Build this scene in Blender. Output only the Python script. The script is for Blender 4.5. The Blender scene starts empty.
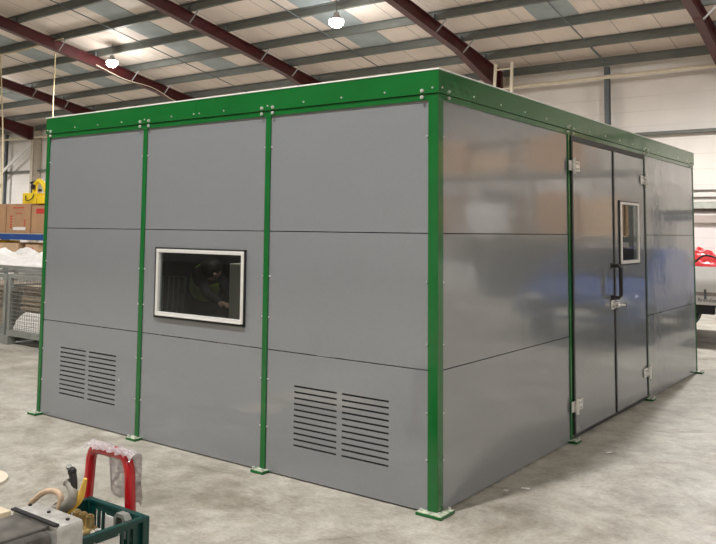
import bpy, bmesh, math, random
from mathutils import Vector, Matrix, noise
random.seed(7)
PI = math.pi
sc = bpy.context.scene
col = sc.collection
V = Vector

# ------------------------------------------------------------------ materials
def nt(name):
    m = bpy.data.materials.new(name); m.use_nodes = True
    n = m.node_tree.nodes; l = m.node_tree.links
    return m, n, l, n['Principled BSDF']

def pm(name, c, rough=.5, metal=0, var=.06, scale=6, bump=0, bscale=40, spec=.5, coat=0, c2=None, stretch=(1, 1, 1)):
    m, n, l, b = nt(name)
    b.inputs['Roughness'].default_value = rough
    b.inputs['Metallic'].default_value = metal
    b.inputs['Specular IOR Level'].default_value = spec
    b.inputs['Coat Weight'].default_value = coat
    tc = n.new('ShaderNodeTexCoord'); mp = n.new('ShaderNodeMapping'); mp.inputs['Scale'].default_value = stretch
    l.new(tc.outputs['Object'], mp.inputs['Vector'])
    t = n.new('ShaderNodeTexNoise'); t.inputs['Scale'].default_value = scale; t.inputs['Detail'].default_value = 6
    l.new(mp.outputs[0], t.inputs['Vector'])
    r = n.new('ShaderNodeValToRGB'); r.color_ramp.elements[0].position = .3; r.color_ramp.elements[1].position = .7
    a = [max(0, x * (1 - var)) for x in c]; d = [min(1, x * (1 + var)) for x in (c2 or c)]
    r.color_ramp.elements[0].color = (*a, 1); r.color_ramp.elements[1].color = (*d, 1)
    l.new(t.outputs['Fac'], r.inputs['Fac']); l.new(r.outputs['Color'], b.inputs['Base Color'])
    if bump:
        t2 = n.new('ShaderNodeTexNoise'); t2.inputs['Scale'].default_value = bscale; t2.inputs['Detail'].default_value = 4
        l.new(mp.outputs[0], t2.inputs['Vector'])
        bp = n.new('ShaderNodeBump'); bp.inputs['Strength'].default_value = bump; bp.inputs['Distance'].default_value = .02
        l.new(t2.outputs['Fac'], bp.inputs['Height']); l.new(bp.outputs[0], b.inputs['Normal'])
    return m

def emis(name, c, s):
    m, n, l, b = nt(name)
    b.inputs['Base Color'].default_value = (*c, 1)
    b.inputs['Emission Color'].default_value = (*c, 1); b.inputs['Emission Strength'].default_value = s
    return m

def floor_mat():
    m, n, l, b = nt('concrete')
    tc = n.new('ShaderNodeTexCoord')
    def nz(s, d=8, rough=.6, dist=0):
        t = n.new('ShaderNodeTexNoise'); t.inputs['Scale'].default_value = s; t.inputs['Detail'].default_value = d
        t.inputs['Roughness'].default_value = rough; t.inputs['Distortion'].default_value = dist
        l.new(tc.outputs['Object'], t.inputs['Vector']); return t
    def ramp(src, p0, c0, p1, c1):
        r = n.new('ShaderNodeValToRGB'); r.color_ramp.elements[0].position = p0; r.color_ramp.elements[1].position = p1
        r.color_ramp.elements[0].color = (*c0, 1); r.color_ramp.elements[1].color = (*c1, 1)
        l.new(src, r.inputs['Fac']); return r
    def mul(a, bb, f=1):
        x = n.new('ShaderNodeMixRGB'); x.blend_type = 'MULTIPLY'; x.inputs['Fac'].default_value = f
        l.new(a, x.inputs[1]); l.new(bb, x.inputs[2]); return x
    big = ramp(nz(.9, 6, .62, .6).outputs['Fac'], .35, (.375, .360, .315), .66, (.53, .512, .460))
    mid = ramp(nz(3.2, 14, .80, .3).outputs['Fac'], .38, (.62, .605, .58), .60, (1, 1, 1))
    fine = ramp(nz(45, 6, .7).outputs['Fac'], .3, (.78, .78, .77), .6, (1, 1, 1))
    stain = ramp(nz(1.1, 12, .75, .8).outputs['Fac'], .36, (.66, .63, .58), .50, (1, 1, 1))
    # thin pale scuffs
    sc1 = ramp(nz(3.1, 14, .85, 4).outputs['Fac'], .60, (1, 1, 1), .74, (1.22, 1.22, 1.18))
    x = mul(mul(mul(mul(big.outputs[0], mid.outputs[0]).outputs[0], fine.outputs[0]).outputs[0], stain.outputs[0]).outputs[0], sc1.outputs[0])
    l.new(x.outputs[0], b.inputs['Base Color'])
    rr = ramp(nz(2.2, 6).outputs['Fac'], .3, (.42,) * 3, .7, (.68,) * 3)
    l.new(rr.outputs[0], b.inputs['Roughness'])
    b.inputs['Specular IOR Level'].default_value = .35
    bp = n.new('ShaderNodeBump'); bp.inputs['Strength'].default_value = .12; bp.inputs['Distance'].default_value = .01
    l.new(nz(30, 8).outputs['Fac'], bp.inputs['Height']); l.new(bp.outputs[0], b.inputs['Normal'])
    return m

def sheet_mat(name, c, axis, period, off, width, dark=.42, ribs=0, rough=.5, rib_axis=None):
    """profiled cladding: dark joints every <period> along <axis>, fine ribs"""
    m, n, l, b = nt(name)
    tc = n.new('ShaderNodeTexCoord'); sx = n.new('ShaderNodeSeparateXYZ'); l.new(tc.outputs['Object'], sx.inputs[0])
    def mth(op, a, bv=None):
        x = n.new('ShaderNodeMath'); x.operation = op
        if isinstance(a, (int, float)): x.inputs[0].default_value = a
        else: l.new(a, x.inputs[0])
        if bv is not None: x.inputs[1].default_value = bv
        return x.outputs[0]
    v = mth('ADD', sx.outputs[axis], 1000 * period - off)
    fr = mth('MODULO', v, period)
    seam = mth('LESS_THAN', fr, width)
    t = n.new('ShaderNodeTexNoise'); t.inputs['Scale'].default_value = .7; t.inputs['Detail'].default_value = 8
    l.new(tc.outputs['Object'], t.inputs['Vector'])
    r = n.new('ShaderNodeValToRGB'); r.color_ramp.elements[0].position = .3; r.color_ramp.elements[1].position = .7
    r.color_ramp.elements[0].color = (*[x * .9 for x in c], 1); r.color_ramp.elements[1].color = (*[min(1, x * 1.05) for x in c], 1)
    l.new(t.outputs['Fac'], r.inputs['Fac'])
    mx = n.new('ShaderNodeMixRGB'); l.new(seam, mx.inputs['Fac']); l.new(r.outputs[0], mx.inputs[1]); mx.inputs[2].default_value = (*[x * dark for x in c], 1)
    l.new(mx.outputs[0], b.inputs['Base Color']); b.inputs['Roughness'].default_value = rough
    if ribs:
        w = n.new('ShaderNodeMath'); w.operation = 'SINE'
        l.new(mth('MULTIPLY', sx.outputs[axis if rib_axis is None else rib_axis], 2 * PI / ribs), w.inputs[0])
        bp = n.new('ShaderNodeBump'); bp.inputs['Strength'].default_value = .5; bp.inputs['Distance'].default_value = .006
        l.new(w.outputs[0], bp.inputs['Height']); l.new(bp.outputs[0], b.inputs['Normal'])
    return m

def panel_mat():
    m, n, l, b = nt('grey_panel_paint')
    tc = n.new('ShaderNodeTexCoord')
    t = n.new('ShaderNodeTexNoise'); t.inputs['Scale'].default_value = 90; t.inputs['Detail'].default_value = 3
    l.new(tc.outputs['Object'], t.inputs['Vector'])
    r = n.new('ShaderNodeValToRGB'); r.color_ramp.elements[0].position = .35; r.color_ramp.elements[1].position = .65
    r.color_ramp.elements[0].color = (.188, .204, .220, 1); r.color_ramp.elements[1].color = (.198, .214, .231, 1)
    l.new(t.outputs['Fac'], r.inputs['Fac']); l.new(r.outputs[0], b.inputs['Base Color'])
    b.inputs['Roughness'].default_value = .13; b.inputs['Specular IOR Level'].default_value = 1.0; b.inputs['Coat Weight'].default_value = .5; b.inputs['Coat Roughness'].default_value = .06; b.inputs['Coat IOR'].default_value = 1.7
    t2 = n.new('ShaderNodeTexNoise'); t2.inputs['Scale'].default_value = 2.3; t2.inputs['Detail'].default_value = 2
    l.new(tc.outputs['Object'], t2.inputs['Vector'])
    t3 = n.new('ShaderNodeTexNoise'); t3.inputs['Scale'].default_value = 220; t3.inputs['Detail'].default_value = 1
    l.new(tc.outputs['Object'], t3.inputs['Vector'])
    ad = n.new('ShaderNodeMath'); ad.operation = 'MULTIPLY_ADD'; ad.inputs[1].default_value = .0015
    l.new(t3.outputs['Fac'], ad.inputs[0]); l.new(t2.outputs['Fac'], ad.inputs[2])
    bp = n.new('ShaderNodeBump'); bp.inputs['Strength'].default_value = .5; bp.inputs['Distance'].default_value = .014
    l.new(ad.outputs[0], bp.inputs['Height']); l.new(bp.outputs[0], b.inputs['Normal'])
    return m

def glass_mat(name, tint, extra=.05):
    m = bpy.data.materials.new(name); m.use_nodes = True
    n = m.node_tree.nodes; l = m.node_tree.links
    n.clear()
    o = n.new('ShaderNodeOutputMaterial'); tr = n.new('ShaderNodeBsdfTransparent'); tr.inputs[0].default_value = (*tint, 1)
    g = n.new('ShaderNodeBsdfGlossy'); g.inputs['Roughness'].default_value = .02; g.inputs[0].default_value = (.95, .97, 1, 1)
    lw = n.new('ShaderNodeLayerWeight'); lw.inputs[0].default_value = .5
    p = n.new('ShaderNodeMath'); p.operation = 'POWER'; p.inputs[1].default_value = 4; l.new(lw.outputs['Facing'], p.inputs[0])
    a = n.new('ShaderNodeMath'); a.operation = 'MULTIPLY_ADD'; a.inputs[1].default_value = .75; a.inputs[2].default_value = extra; l.new(p.outputs[0], a.inputs[0])
    mx = n.new('ShaderNodeMixShader'); l.new(a.outputs[0], mx.inputs[0]); l.new(tr.outputs[0], mx.inputs[1]); l.new(g.outputs[0], mx.inputs[2])
    l.new(mx.outputs[0], o.inputs[0])
    return m

M = {}
M['floor'] = floor_mat()
M['roof'] = sheet_mat('roof_sheeting', (.80, .70, .625), 0, 1.0, .05, .022, .45, ribs=.09, rough=.55)
M['wall'] = sheet_mat('wall_cladding', (.82, .78, .735), 2, .40, .1, .016, .86, ribs=0, rough=.5)
M['wallv'] = sheet_mat('side_cladding', (.72, .69, .65), 2, 1.0, .1, .02, .72, rough=.5)
M['skylight'] = pm('skylight_sheet', (.33, .375, .385), .75, var=.12, scale=2)
M['panel'] = panel_mat()
M['green'] = pm('green_gloss_paint', (.003, .112, .020), .14, var=.08, scale=3, bump=.06, bscale=5, coat=.2)
M['green_plate'] = pm('dusty_green_plate', (.20, .33, .20), .6, var=.5, scale=30, c2=(.42, .45, .36))
M['redsteel'] = pm('oxide_red_steel', (.062, .008, .009), .42, var=.25, scale=4)
M['galv'] = pm('galvanised_steel', (.155, .165, .150), .5, metal=.25, var=.15, scale=9, stretch=(.3, 2, 2))
M['galv_l'] = pm('pale_galvanised', (.52, .54, .54), .4, metal=.4, var=.1)
M['cream'] = pm('cream_painted_steel', (.72, .64, .50), .5, var=.06)
M['creamd'] = pm('cream_column_paint', (.50, .44, .36), .6, var=.08)
M['steelgrey'] = pm('grey_steel_post', (.13, .15, .16), .5, var=.1)
M['white'] = pm('white_paint', (.78, .77, .74), .4, var=.04)
M['pale'] = pm('pale_roof_edge', (.72, .74, .70), .5, var=.05)
M['black'] = pm('black_rubber', (.012, .012, .013), .55, var=.2)
M['blackpl'] = pm('black_plastic', (.02, .02, .022), .35, var=.2)
M['chrome'] = pm('zinc_plated_steel', (.72, .72, .70), .28, metal=.6, var=.08, scale=20)
M['alu'] = pm('aluminium_frame', (.74, .74, .72), .35, metal=.35, var=.04)
M['void'] = pm('dark_vent_backing', (.008, .008, .009), .9, var=.1)
M['inner'] = pm('dark_inner_lining', (.035, .036, .038), .7, var=.2)
M['glass'] = glass_mat('tinted_window_glass', (.66, .69, .69), .03)
M['lampglass'] = emis('lamp_lens', (1, .96, .90), 40)
M['lamphouse'] = pm('lamp_housing', (.45, .45, .45), .4, metal=.6)
M['rope'] = pm('pale_rope', (.60, .50, .30), .8, var=.1)
M['card'] = pm('cardboard', (.40, .235, .125), .8, var=.08, scale=5)
M['cardl'] = pm('pale_cardboard', (.52, .36, .22), .8, var=.12, scale=5)
M['cardp'] = pm('stacked_cardboard_sheets', (.34, .27, .20), .85, var=.35, scale=7, bump=.5, bscale=30, stretch=(.4, .4, 9))
M['redprint'] = pm('red_print', (.50, .035, .025), .7, var=.1)
M['label'] = pm('white_label', (.75, .74, .72), .6, var=.04)
M['blue'] = pm('blue_rack_beam', (.010, .06, .25), .4, var=.1)
M['bluecar'] = pm('blue_car_paint', (.015, .07, .26), .15, var=.05, coat=.6)
M['yellow'] = pm('yellow_paint', (.85, .62, .02), .4, var=.06)
M['sheet'] = pm('white_polythene', (.78, .77, .76), .35, var=.06, scale=8, bump=.5, bscale=9)
M['plasticw'] = pm('translucent_packing_film', (.62, .58, .60), .3, var=.10, scale=14, bump=.7, bscale=30)
def film():
    m = M['plasticw']; n = m.node_tree.nodes; l = m.node_tree.links
    tr = n.new('ShaderNodeBsdfTransparent'); mx = n.new('ShaderNodeMixShader'); t = n.new('ShaderNodeTexNoise'); t.inputs['Scale'].default_value = 12
    r = n.new('ShaderNodeValToRGB'); r.color_ramp.elements[0].position = .35; r.color_ramp.elements[1].position = .62
    r.color_ramp.elements[0].color = (.45,)*3+(1,); r.color_ramp.elements[1].color = (.9,)*3+(1,)
    l.new(t.outputs['Fac'], r.inputs[0]); l.new(r.outputs[0], mx.inputs[0]); l.new(tr.outputs[0], mx.inputs[1])
    l.new(n['Principled BSDF'].outputs[0], mx.inputs[2]); l.new(mx.outputs[0], n['Material Output'].inputs[0])
film()
M['cagegrey'] = pm('grey_cage_steel', (.19, .20, .185), .55, var=.15)
M['truckw'] = pm('white_truck_paint', (.78, .76, .74), .35, var=.03)
M['redtarp'] = pm('red_tarpaulin', (.62, .035, .045), .35, var=.35, scale=9, bump=.5, bscale=12)
M['tyre'] = pm('tyre_rubber', (.018, .018, .018), .8, var=.2)
M['red'] = pm('red_gloss_tube', (.42, .006, .012), .2, var=.1, coat=.4)
M['teal'] = pm('dark_green_crate', (.003, .045, .040), .3, var=.2)
M['castalu'] = pm('cast_aluminium', (.50, .50, .48), .45, metal=.5, var=.22, scale=18, bump=.15, bscale=60)
M['engblack'] = pm('dirty_black_cowl', (.055, .052, .05), .45, var=.5, scale=8, c2=(.10, .095, .085))
M['brass'] = pm('brass', (.48, .37, .17), .35, metal=.8, var=.2, scale=25)
M['hose'] = pm('tan_hose', (.46, .34, .23), .55, var=.15, scale=12)
M['greyhose'] = pm('dusty_grey_rubber', (.20, .19, .165), .65, var=.35, scale=16)
M['yellowst'] = pm('yellow_webbing', (.72, .44, .07), .6, var=.12, scale=14)
M['wood'] = pm('pale_plywood', (.60, .52, .38), .7, var=.12, scale=5, stretch=(1, 8, 1))
M['lid'] = pm('cream_lid', (.62, .56, .46), .6, var=.04)
M['headgrey'] = pm('shutter_box_grey', (.40, .42, .38), .6, var=.15, scale=6)
M['headdark'] = pm('shutter_dark_trim', (.12, .10, .09), .6, var=.1)  # dark brown strips above the shutter
M['headpink'] = pm('shutter_box_taupe', (.42, .36, .34), .6, var=.05)
M['shutter'] = sheet_mat('shutter_slats', (.76, .70, .70), 2, .25, .05, .012, .75, rough=.45)
M['skin'] = pm('skin', (.42, .24, .17), .55, var=.05)
M['hair'] = pm('dark_hair', (.02, .014, .01), .6, var=.2)
M['cloth'] = pm('dark_work_clothes', (.022, .023, .028), .85, var=.2)
M['hivis'] = pm('hi_vis_yellow_fabric', (.30, .45, .03), .7, var=.08)

# ------------------------------------------------------------------ geometry helpers
class MB:
    def __init__(s): s.b = bmesh.new(); s.smooth = False
    def box(s, x0, x1, y0, y1, z0, z1, bev=0, mat=None):
        g = bmesh.ops.create_cube(s.b, size=1, matrix=Matrix.LocRotScale(V(((x0+x1)/2, (y0+y1)/2, (z0+z1)/2)), None, V((abs(x1-x0), abs(y1-y0), abs(z1-z0)))))
        vs = g['verts']
        if mat is not None: bmesh.ops.transform(s.b, matrix=mat, verts=vs)
        if bev:
            es = list({e for v in vs for e in v.link_edges})
            bmesh.ops.bevel(s.b, geom=es, offset=bev, segments=2, profile=.5, affect='EDGES')
        return s
    def beam(s, a, b, w, h, up=(0, 0, 1), bev=0):
        a = V(a); b = V(b); d = b - a; L = d.length; x = d.normalized()
        y = V(up).cross(x).normalized(); z = x.cross(y)
        m = Matrix((x, y, z)).transposed().to_4x4(); m.translation = (a + b) / 2
        return s.box(-L/2, L/2, -w/2, w/2, -h/2, h/2, bev, m)
    def cyl(s, a, b, r, r2=None, n=16, caps=True):
        a = V(a); b = V(b); d = b - a
        m = d.to_track_quat('Z', 'Y').to_matrix().to_4x4(); m.translation = (a + b) / 2
        bmesh.ops.create_cone(s.b, cap_ends=caps, segments=n, radius1=r, radius2=r if r2 is None else r2, depth=d.length, matrix=m)
        return s
    def sph(s, c, r, sc3=(1, 1, 1), n=16):
        bmesh.ops.create_uvsphere(s.b, u_segments=n, v_segments=max(6, n//2), radius=r, matrix=Matrix.LocRotScale(V(c), None, V(sc3)))
        return s
    def tube(s, pts, r, n=10, smooth=True, caps=True):
        P = [V(p) for p in pts]
        if smooth and len(P) > 2:
            Q = []
            for i in range(len(P) - 1):
                p0 = P[max(i-1, 0)]; p1 = P[i]; p2 = P[i+1]; p3 = P[min(i+2, len(P)-1)]
                for k in range(6):
                    t = k / 6
                    Q.append(.5*((2*p1) + (p2-p0)*t + (2*p0-5*p1+4*p2-p3)*t*t + (3*p1-p0-3*p2+p3)*t*t*t))
            Q.append(P[-1]); P = Q
        rs = r if callable(r) else (lambda t: r)
        rings = []; nrm = None
        for i, p in enumerate(P):
            d = (P[min(i+1, len(P)-1)] - P[max(i-1, 0)]).normalized()
            if nrm is None: nrm = d.orthogonal().normalized()
            nrm = (nrm - d * nrm.dot(d)).normalized(); bt = d.cross(nrm)
            rr = rs(i / (len(P) - 1))
            rings.append([s.b.verts.new(p + (nrm*math.cos(2*PI*k/n) + bt*math.sin(2*PI*k/n)) * rr) for k in range(n)])
        for a, b in zip(rings, rings[1:]):
            for k in range(n):
                s.b.faces.new((a[k], a[(k+1) % n], b[(k+1) % n], b[k]))
        if caps: s.b.faces.new(list(reversed(rings[0]))); s.b.faces.new(rings[-1])
        return s
    def prism(s, poly, t0, t1, axis):
        """polygon of 2-D points extruded along axis (0,1,2)"""
        def mk(p, t):
            if axis == 0: return (t, p[0], p[1])
            if axis == 1: return (p[0], t, p[1])
            return (p[0], p[1], t)
        a = [s.b.verts.new(mk(p, t0)) for p in poly]; b = [s.b.verts.new(mk(p, t1)) for p in poly]
        n = len(poly); s.b.faces.new(a); s.b.faces.new(list(reversed(b)))
        for i in range(n): s.b.faces.new((a[(i+1) % n], a[i], b[i], b[(i+1) % n]))
        return s
    def build(s, name, mat, parent=None, smooth=False, label=None):
        bmesh.ops.recalc_face_normals(s.b, faces=s.b.faces)
        me = bpy.data.meshes.new(name); s.b.to_mesh(me); s.b.free()
        me.materials.append(M[mat] if isinstance(mat, str) else mat)
        if smooth:
            me.shade_smooth()
            try: me.set_sharp_from_angle(angle=.7)
            except Exception: pass
        o = bpy.data.objects.new(name, me); col.objects.link(o)
        if parent is not None:
            o.parent = parent
            # geometry is given in world coordinates: cancel the parents' offset
            p = V((0, 0, 0)); q = parent
            while q is not None: p += q.location; q = q.parent
            o.location = (0, 0, 0)
            me.transform(Matrix.Translation(-p))
        else:
            # origin at the base centre
            xs = [v.co for v in me.vertices]
            c = V(((min(v.x for v in xs)+max(v.x for v in xs))/2, (min(v.y for v in xs)+max(v.y for v in xs))/2, min(v.z for v in xs)))
            if name not in ('floor', 'ceiling') and not name.startswith('wall_'):
                me.transform(Matrix.Translation(-c)); o.location = c
        if label: o['label'] = label
        return o

def tag(o, label, cat, group=None):
    o['label'] = label; o['category'] = cat
    if group: o['group'] = group
    return o
def thing(name, label, cat, loc=(0, 0, 0), group=None):
    o = bpy.data.objects.new(name, None); o.empty_display_size = .2; col.objects.link(o); o.location = loc
    return tag(o, label, cat, group)
def struct(o): o['kind'] = 'structure'; return o
def copy_tree(o, loc):
    c = o.copy(); col.objects.link(c); c.location = loc
    for ch in list(o.children):
        d = ch.copy(); col.objects.link(d); d.parent = c
        for g in list(ch.children):
            e = g.copy(); col.objects.link(e); e.parent = d
    return c
def text(name, body, size, loc, rot, mat, parent, depth=.001):
    cu = bpy.data.curves.new('lettering', 'FONT'); cu.body = body; cu.size = size; cu.extrude = depth; cu.align_x = 'LEFT'
    t = bpy.data.objects.new('lettering', cu); col.objects.link(t)
    me = bpy.data.meshes.new_from_object(t.evaluated_get(bpy.context.evaluated_depsgraph_get()))
    bpy.data.objects.remove(t)
    me.materials.clear(); me.materials.append(M[mat])
    o = bpy.data.objects.new(name, me); col.objects.link(o); o.parent = parent
    p = V((0, 0, 0)); q = parent
    while q is not None: p += q.location; q = q.parent
    o.location = V(loc) - p; o.rotation_euler = rot
    return o

# ------------------------------------------------------------------ camera
def setup_camera():
    ya, pi_, ro = .6526, .0792, .0121
    F = V((-math.sin(ya)*math.cos(pi_), math.cos(ya)*math.cos(pi_), math.sin(pi_)))
    R = V((math.cos(ya), math.sin(ya), 0)); U = R.cross(F)
    R2 = math.cos(ro)*R + math.sin(ro)*U; U2 = -math.sin(ro)*R + math.cos(ro)*U
    cd = bpy.data.cameras.new('camera'); co = bpy.data.objects.new('camera', cd); col.objects.link(co)
    m = Matrix((R2, U2, -F)).transposed().to_4x4(); m.translation = V((.9195, -1.6182, .6256)) * 2.6 + V((0, 0, .025))
    co.matrix_world = m
    cd.sensor_fit = 'HORIZONTAL'; cd.sensor_width = 36; cd.lens = 802.96 / 716 * 36
    cd.shift_x = (358 - 328.65) / 716; cd.shift_y = -(272 - 165.87) / 716
    cd.clip_start = .05; cd.clip_end = 200
    sc.camera = co
setup_camera()

# ------------------------------------------------------------------ hall shell
YW = 17.8; YS = -22.6; XL = -46.0; XR = 22.0; YR = -2.4
def Lr(y): return 6.60 + .178 * (16.3 - y) if y > YR else 6.60 + .178 * (16.3 - YR) - .178 * (YR - y)
struct(MB().box(XL, XR, YS, YW, -.2, 0).build('floor', 'floor'))
bb = MB()
bb.prism([(YW, Lr(YW)+.12), (YR, Lr(YR)+.12), (YS, Lr(YS)+.12), (YS, Lr(YS)+.25), (YR, Lr(YR)+.25), (YW, Lr(YW)+.25)], XL, XR, 0)
struct(bb.build('ceiling', 'roof'))
struct(MB().box(XL, XR, YW, YW+.2, 0, Lr(YW)+.12).build('wall_back', 'wall'))
struct(MB().box(XL, XR, YS-.2, YS, 0, Lr(YS)+.12).build('wall_front', 'wall'))
gab = [(YS, 0), (YW, 0), (YW, Lr(YW)+.1), (YR, Lr(YR)+.1), (YS, Lr(YS)+.1)]
struct(MB().prism(gab, XL-.2, XL, 0).build('wall_left', 'wallv'))
struct(MB().prism(gab, XR, XR+.2, 0).build('wall_right', 'wallv'))
# roof-light strips (flat sheets let into the roof slope)
for i, xs in enumerate((-5.55, -10.95, -16.95, -22.95, -28.95, -34.95)):
    b = MB()
    y0, y1 = 1.0, 14.85
    if i == 0: y0 = -1
    z0, z1 = Lr(y0)+.12, Lr(y1)+.12
    b.prism([(y0, z0), (y1, z1), (y1, z1-.015), (y0, z0-.015)], xs, xs+1.08, 0)
    struct(b.build('window_%d' % (i+1), 'skylight'))
# low shutter door and its header boxes at the right
d = struct(MB().box(-4.2, 1.2, YW-.10, YW, 0, 1.93).build('door_1', 'shutter'))
struct(MB().box(-4.4, 1.4, YW-.24, YW, 1.93, 2.13, .01).build('trim_1', 'headpink'))
struct(MB().box(-4.4, 1.4, YW-.16, YW, 2.13, 2.19, 0).build('trim_2', 'white'))
struct(MB().box(-4.4, 1.4, YW-.20, YW, 2.19, 2.29, 0).build('trim_3', 'headdark'))
struct(MB().box(-4.4, 1.4, YW-.30, YW, 2.29, 2.47, .01).build('trim_4', 'headgrey'))
struct(MB().box(-4.4, 1.4, YW-.06, YW, 2.57, 2.60, 0).build('trim_5', 'headdark'))
struct(MB().box(-4.4, 1.4, YW-.06, YW, 2.75, 2.78, 0).build('trim_6', 'headdark'))

# portal frames
BAY = 5.99
XA = -7.77
frames = [
    (XA + BAY, 'dark red steel roof frame cut off by the top right corner of the photo'),
    (XA, 'dark red steel roof frame meeting a cream column right behind the ladder'),
    (XA - BAY, 'dark red steel roof frame between the two bright lamps, ending above the middle of the long side'),
    (XA - 2*BAY, 'dark red steel roof frame with the left lamp and a cable fixed along it'),
    (XA - 3*BAY, 'dark red steel roof frame just above the left corner of the green booth'),
    (XA - 4*BAY, 'leftmost dark red steel roof frame, meeting a cream column left of the booth'),
]
SL = -.178
for x, lab in frames:
    t = thing('roof_frame', lab, 'roof frame', (x, 17.5, 0), 'dark red roof frames of the hall')
    # I-section rafter: web + flanges
    b = MB(); y0, y1 = YR, 17.16; w = .10
    def slab(ya, yb, da, db, hw):
        b.prism([(ya, Lr(ya)-da), (yb, Lr(yb)-da), (yb, Lr(yb)-db), (ya, Lr(ya)-db)], x-hw, x+hw, 0)
    slab(y0, y1, .11, .125, w); slab(y0, 14.9, .43, .445, w); slab(y0, y1, .125, .43, .008)
    b.build('rafter', 'redsteel', t)
    b = MB()
    zk = 5.72
    b.prism([(14.7, Lr(14.7)-.43), (y1, Lr(y1)-.43), (y1, zk)], x-.009, x+.009, 0)
    b.prism([(14.7, Lr(14.7)-.43), (y1, zk), (y1, zk-.02), (14.7, Lr(14.7)-.455)], x-w, x+w, 0)
    b.box(x-w, x+w, y1-.02, y1+.14, zk, Lr(y1)-.13)
    b.build('haunch', 'redsteel', t)
    b = MB()
    b.box(x-w, x+w, 17.30, 17.32, 0, 6.35); b.box(x-w, x+w, 17.72, 17.74, 0, 6.35); b.box(x-.008, x+.008, 17.32, 17.72, 0, 6.35)
    b.box(x-.15, x+.15, 17.25, 17.78, 0, .02)
    b.build('column', 'creamd', t, label='cream painted steel column')
    for k in range(0, 9):
        yp = 16.3 - 1.45*k
        b = MB().box(x-.012+.05, x+.012+.05, yp-.05, yp+.06, Lr(yp)-.12, Lr(yp)+.05)
        b.build('cleat', 'steelgrey', t)
        if k in (1, 2, 4):
            MB().beam((x+.42, yp+.02, Lr(yp)-.10), (x+.08, yp+.02, Lr(yp)-.42), .012, .04).build('fly_brace', 'galv_l', t)

# purlins (Z sections, one long member each)
ordn = ['first', 'second', 'third', 'fourth', 'fifth', 'sixth', 'seventh', 'eighth', 'ninth', 'tenth', 'eleventh', 'twelfth', 'thirteenth']
for k in range(13):
    yp = 16.3 - 1.45*k; z = Lr(yp)
    b = MB(); x0, x1 = XL+.02, XR-.02
    b.prism([(yp-.006, z-.10), (yp+.006, z-.10), (yp+.006, z+.10), (yp-.006, z+.10)], x0, x1, 0)
    b.prism([(yp+.006, z-.10), (yp+.065, z-.11), (yp+.065, z-.098), (yp+.006, z-.088)], x0, x1, 0)
    b.prism([(yp+.065, z-.11), (yp+.065, z-.08), (yp+.060, z-.08), (yp+.060, z-.105)], x0, x1, 0)
    b.prism([(yp-.065, z+.11), (yp-.006, z+.10), (yp-.006, z+.088), (yp-.065, z+.098)], x0, x1, 0)
    tag(b.build('purlin', 'galv'), 'grey galvanised roof purlin, %s row up the slope from the eaves beam' % ordn[k], 'roof beam', 'roof purlins')
b = MB(); b.box(XL+.02, XR-.02, 17.42, 17.44, 6.17, 6.40); b.box(XL+.02, XR-.02, 17.36, 17.42, 6.17, 6.185); b.box(XL+.02, XR-.02, 17.36, 17.42, 6.385, 6.40)
tag(b.build('eaves_beam', 'galv'), 'grey galvanised eaves beam running along the top of the white back wall', 'roof beam')
tag(MB().box(XL+.02, XR-.02, 17.62, 17.79, 4.24, 4.32).build('wall_rail', 'galv'), 'grey horizontal cladding rail at mid height of the white back wall', 'wall rail')

# mid-bay posts and sag bars
for x, lab in ((-4.72, 'slim grey steel post on the white wall above the booth doors'), (-34.3, 'slim grey steel post on the white wall at the far left, above the cardboard boxes')):
    b = MB(); b.box(x-.065, x+.065, 17.46, 17.47, 0, 6.165); b.box(x-.065, x+.065, 17.59, 17.60, 0, 6.165); b.box(x-.006, x+.006, 17.47, 17.59, 0, 6.165)
    tag(b.build('wall_post', 'steelgrey'), lab, 'steel post', 'slim wall posts')
for x, lab in ((-4.72, 'dark thin tie rod under the roof running to the wall post above the doors'),
               (-11.0, 'dark thin tie rod under the roof beside the blue-grey roof sheet of the right lamp'),
               (-17.0, 'dark thin tie rod under the roof in the bay between left lamp and middle frame'),
               (-23.0, 'dark thin tie rod under the roof in the bay left of the left lamp')):
    b = MB()
    b.beam((x, 17.34, Lr(17.34)-.14), (x, 16.3, Lr(16.3)-.132), .05, .035)
    b.beam((x, 16.3, Lr(16.3)-.119), (x, 7.5, Lr(7.5)-.119), .022, .022)
    tag(b.build('tie_rod', 'steelgrey'), lab, 'tie rod', 'tie rods under the roof')

# cream handrail-like pipes along the wall
for x0, x1, lab in ((XA+.12, XA+BAY-.12, 'cream horizontal pipe on the back wall, right of the ladder'),
                    (XA-4*BAY+.12, XA-3*BAY-.12, 'cream horizontal pipe on the back wall, a stub between left column and booth'),
                    (XA-5*BAY+.12, XA-4*BAY-.12, 'cream horizontal pipe on the back wall, left of the leftmost column')):
    tag(MB().tube([(x0, 17.36, 5.84), (x1, 17.36, 5.86)], .055, 12, False).build('wall_pipe', 'cream', smooth=True), lab, 'pipe', 'cream pipes on the back wall')
b = MB(); xe = XA-4*BAY
b.beam((xe-.1, 17.40, 5.62), (xe-4.3, 17.40, 3.4), .07, .13)
tag(b.build('diagonal_brace', 'white'), 'white diagonal steel brace running down left from the leftmost roof frame', 'steel brace')

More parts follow.
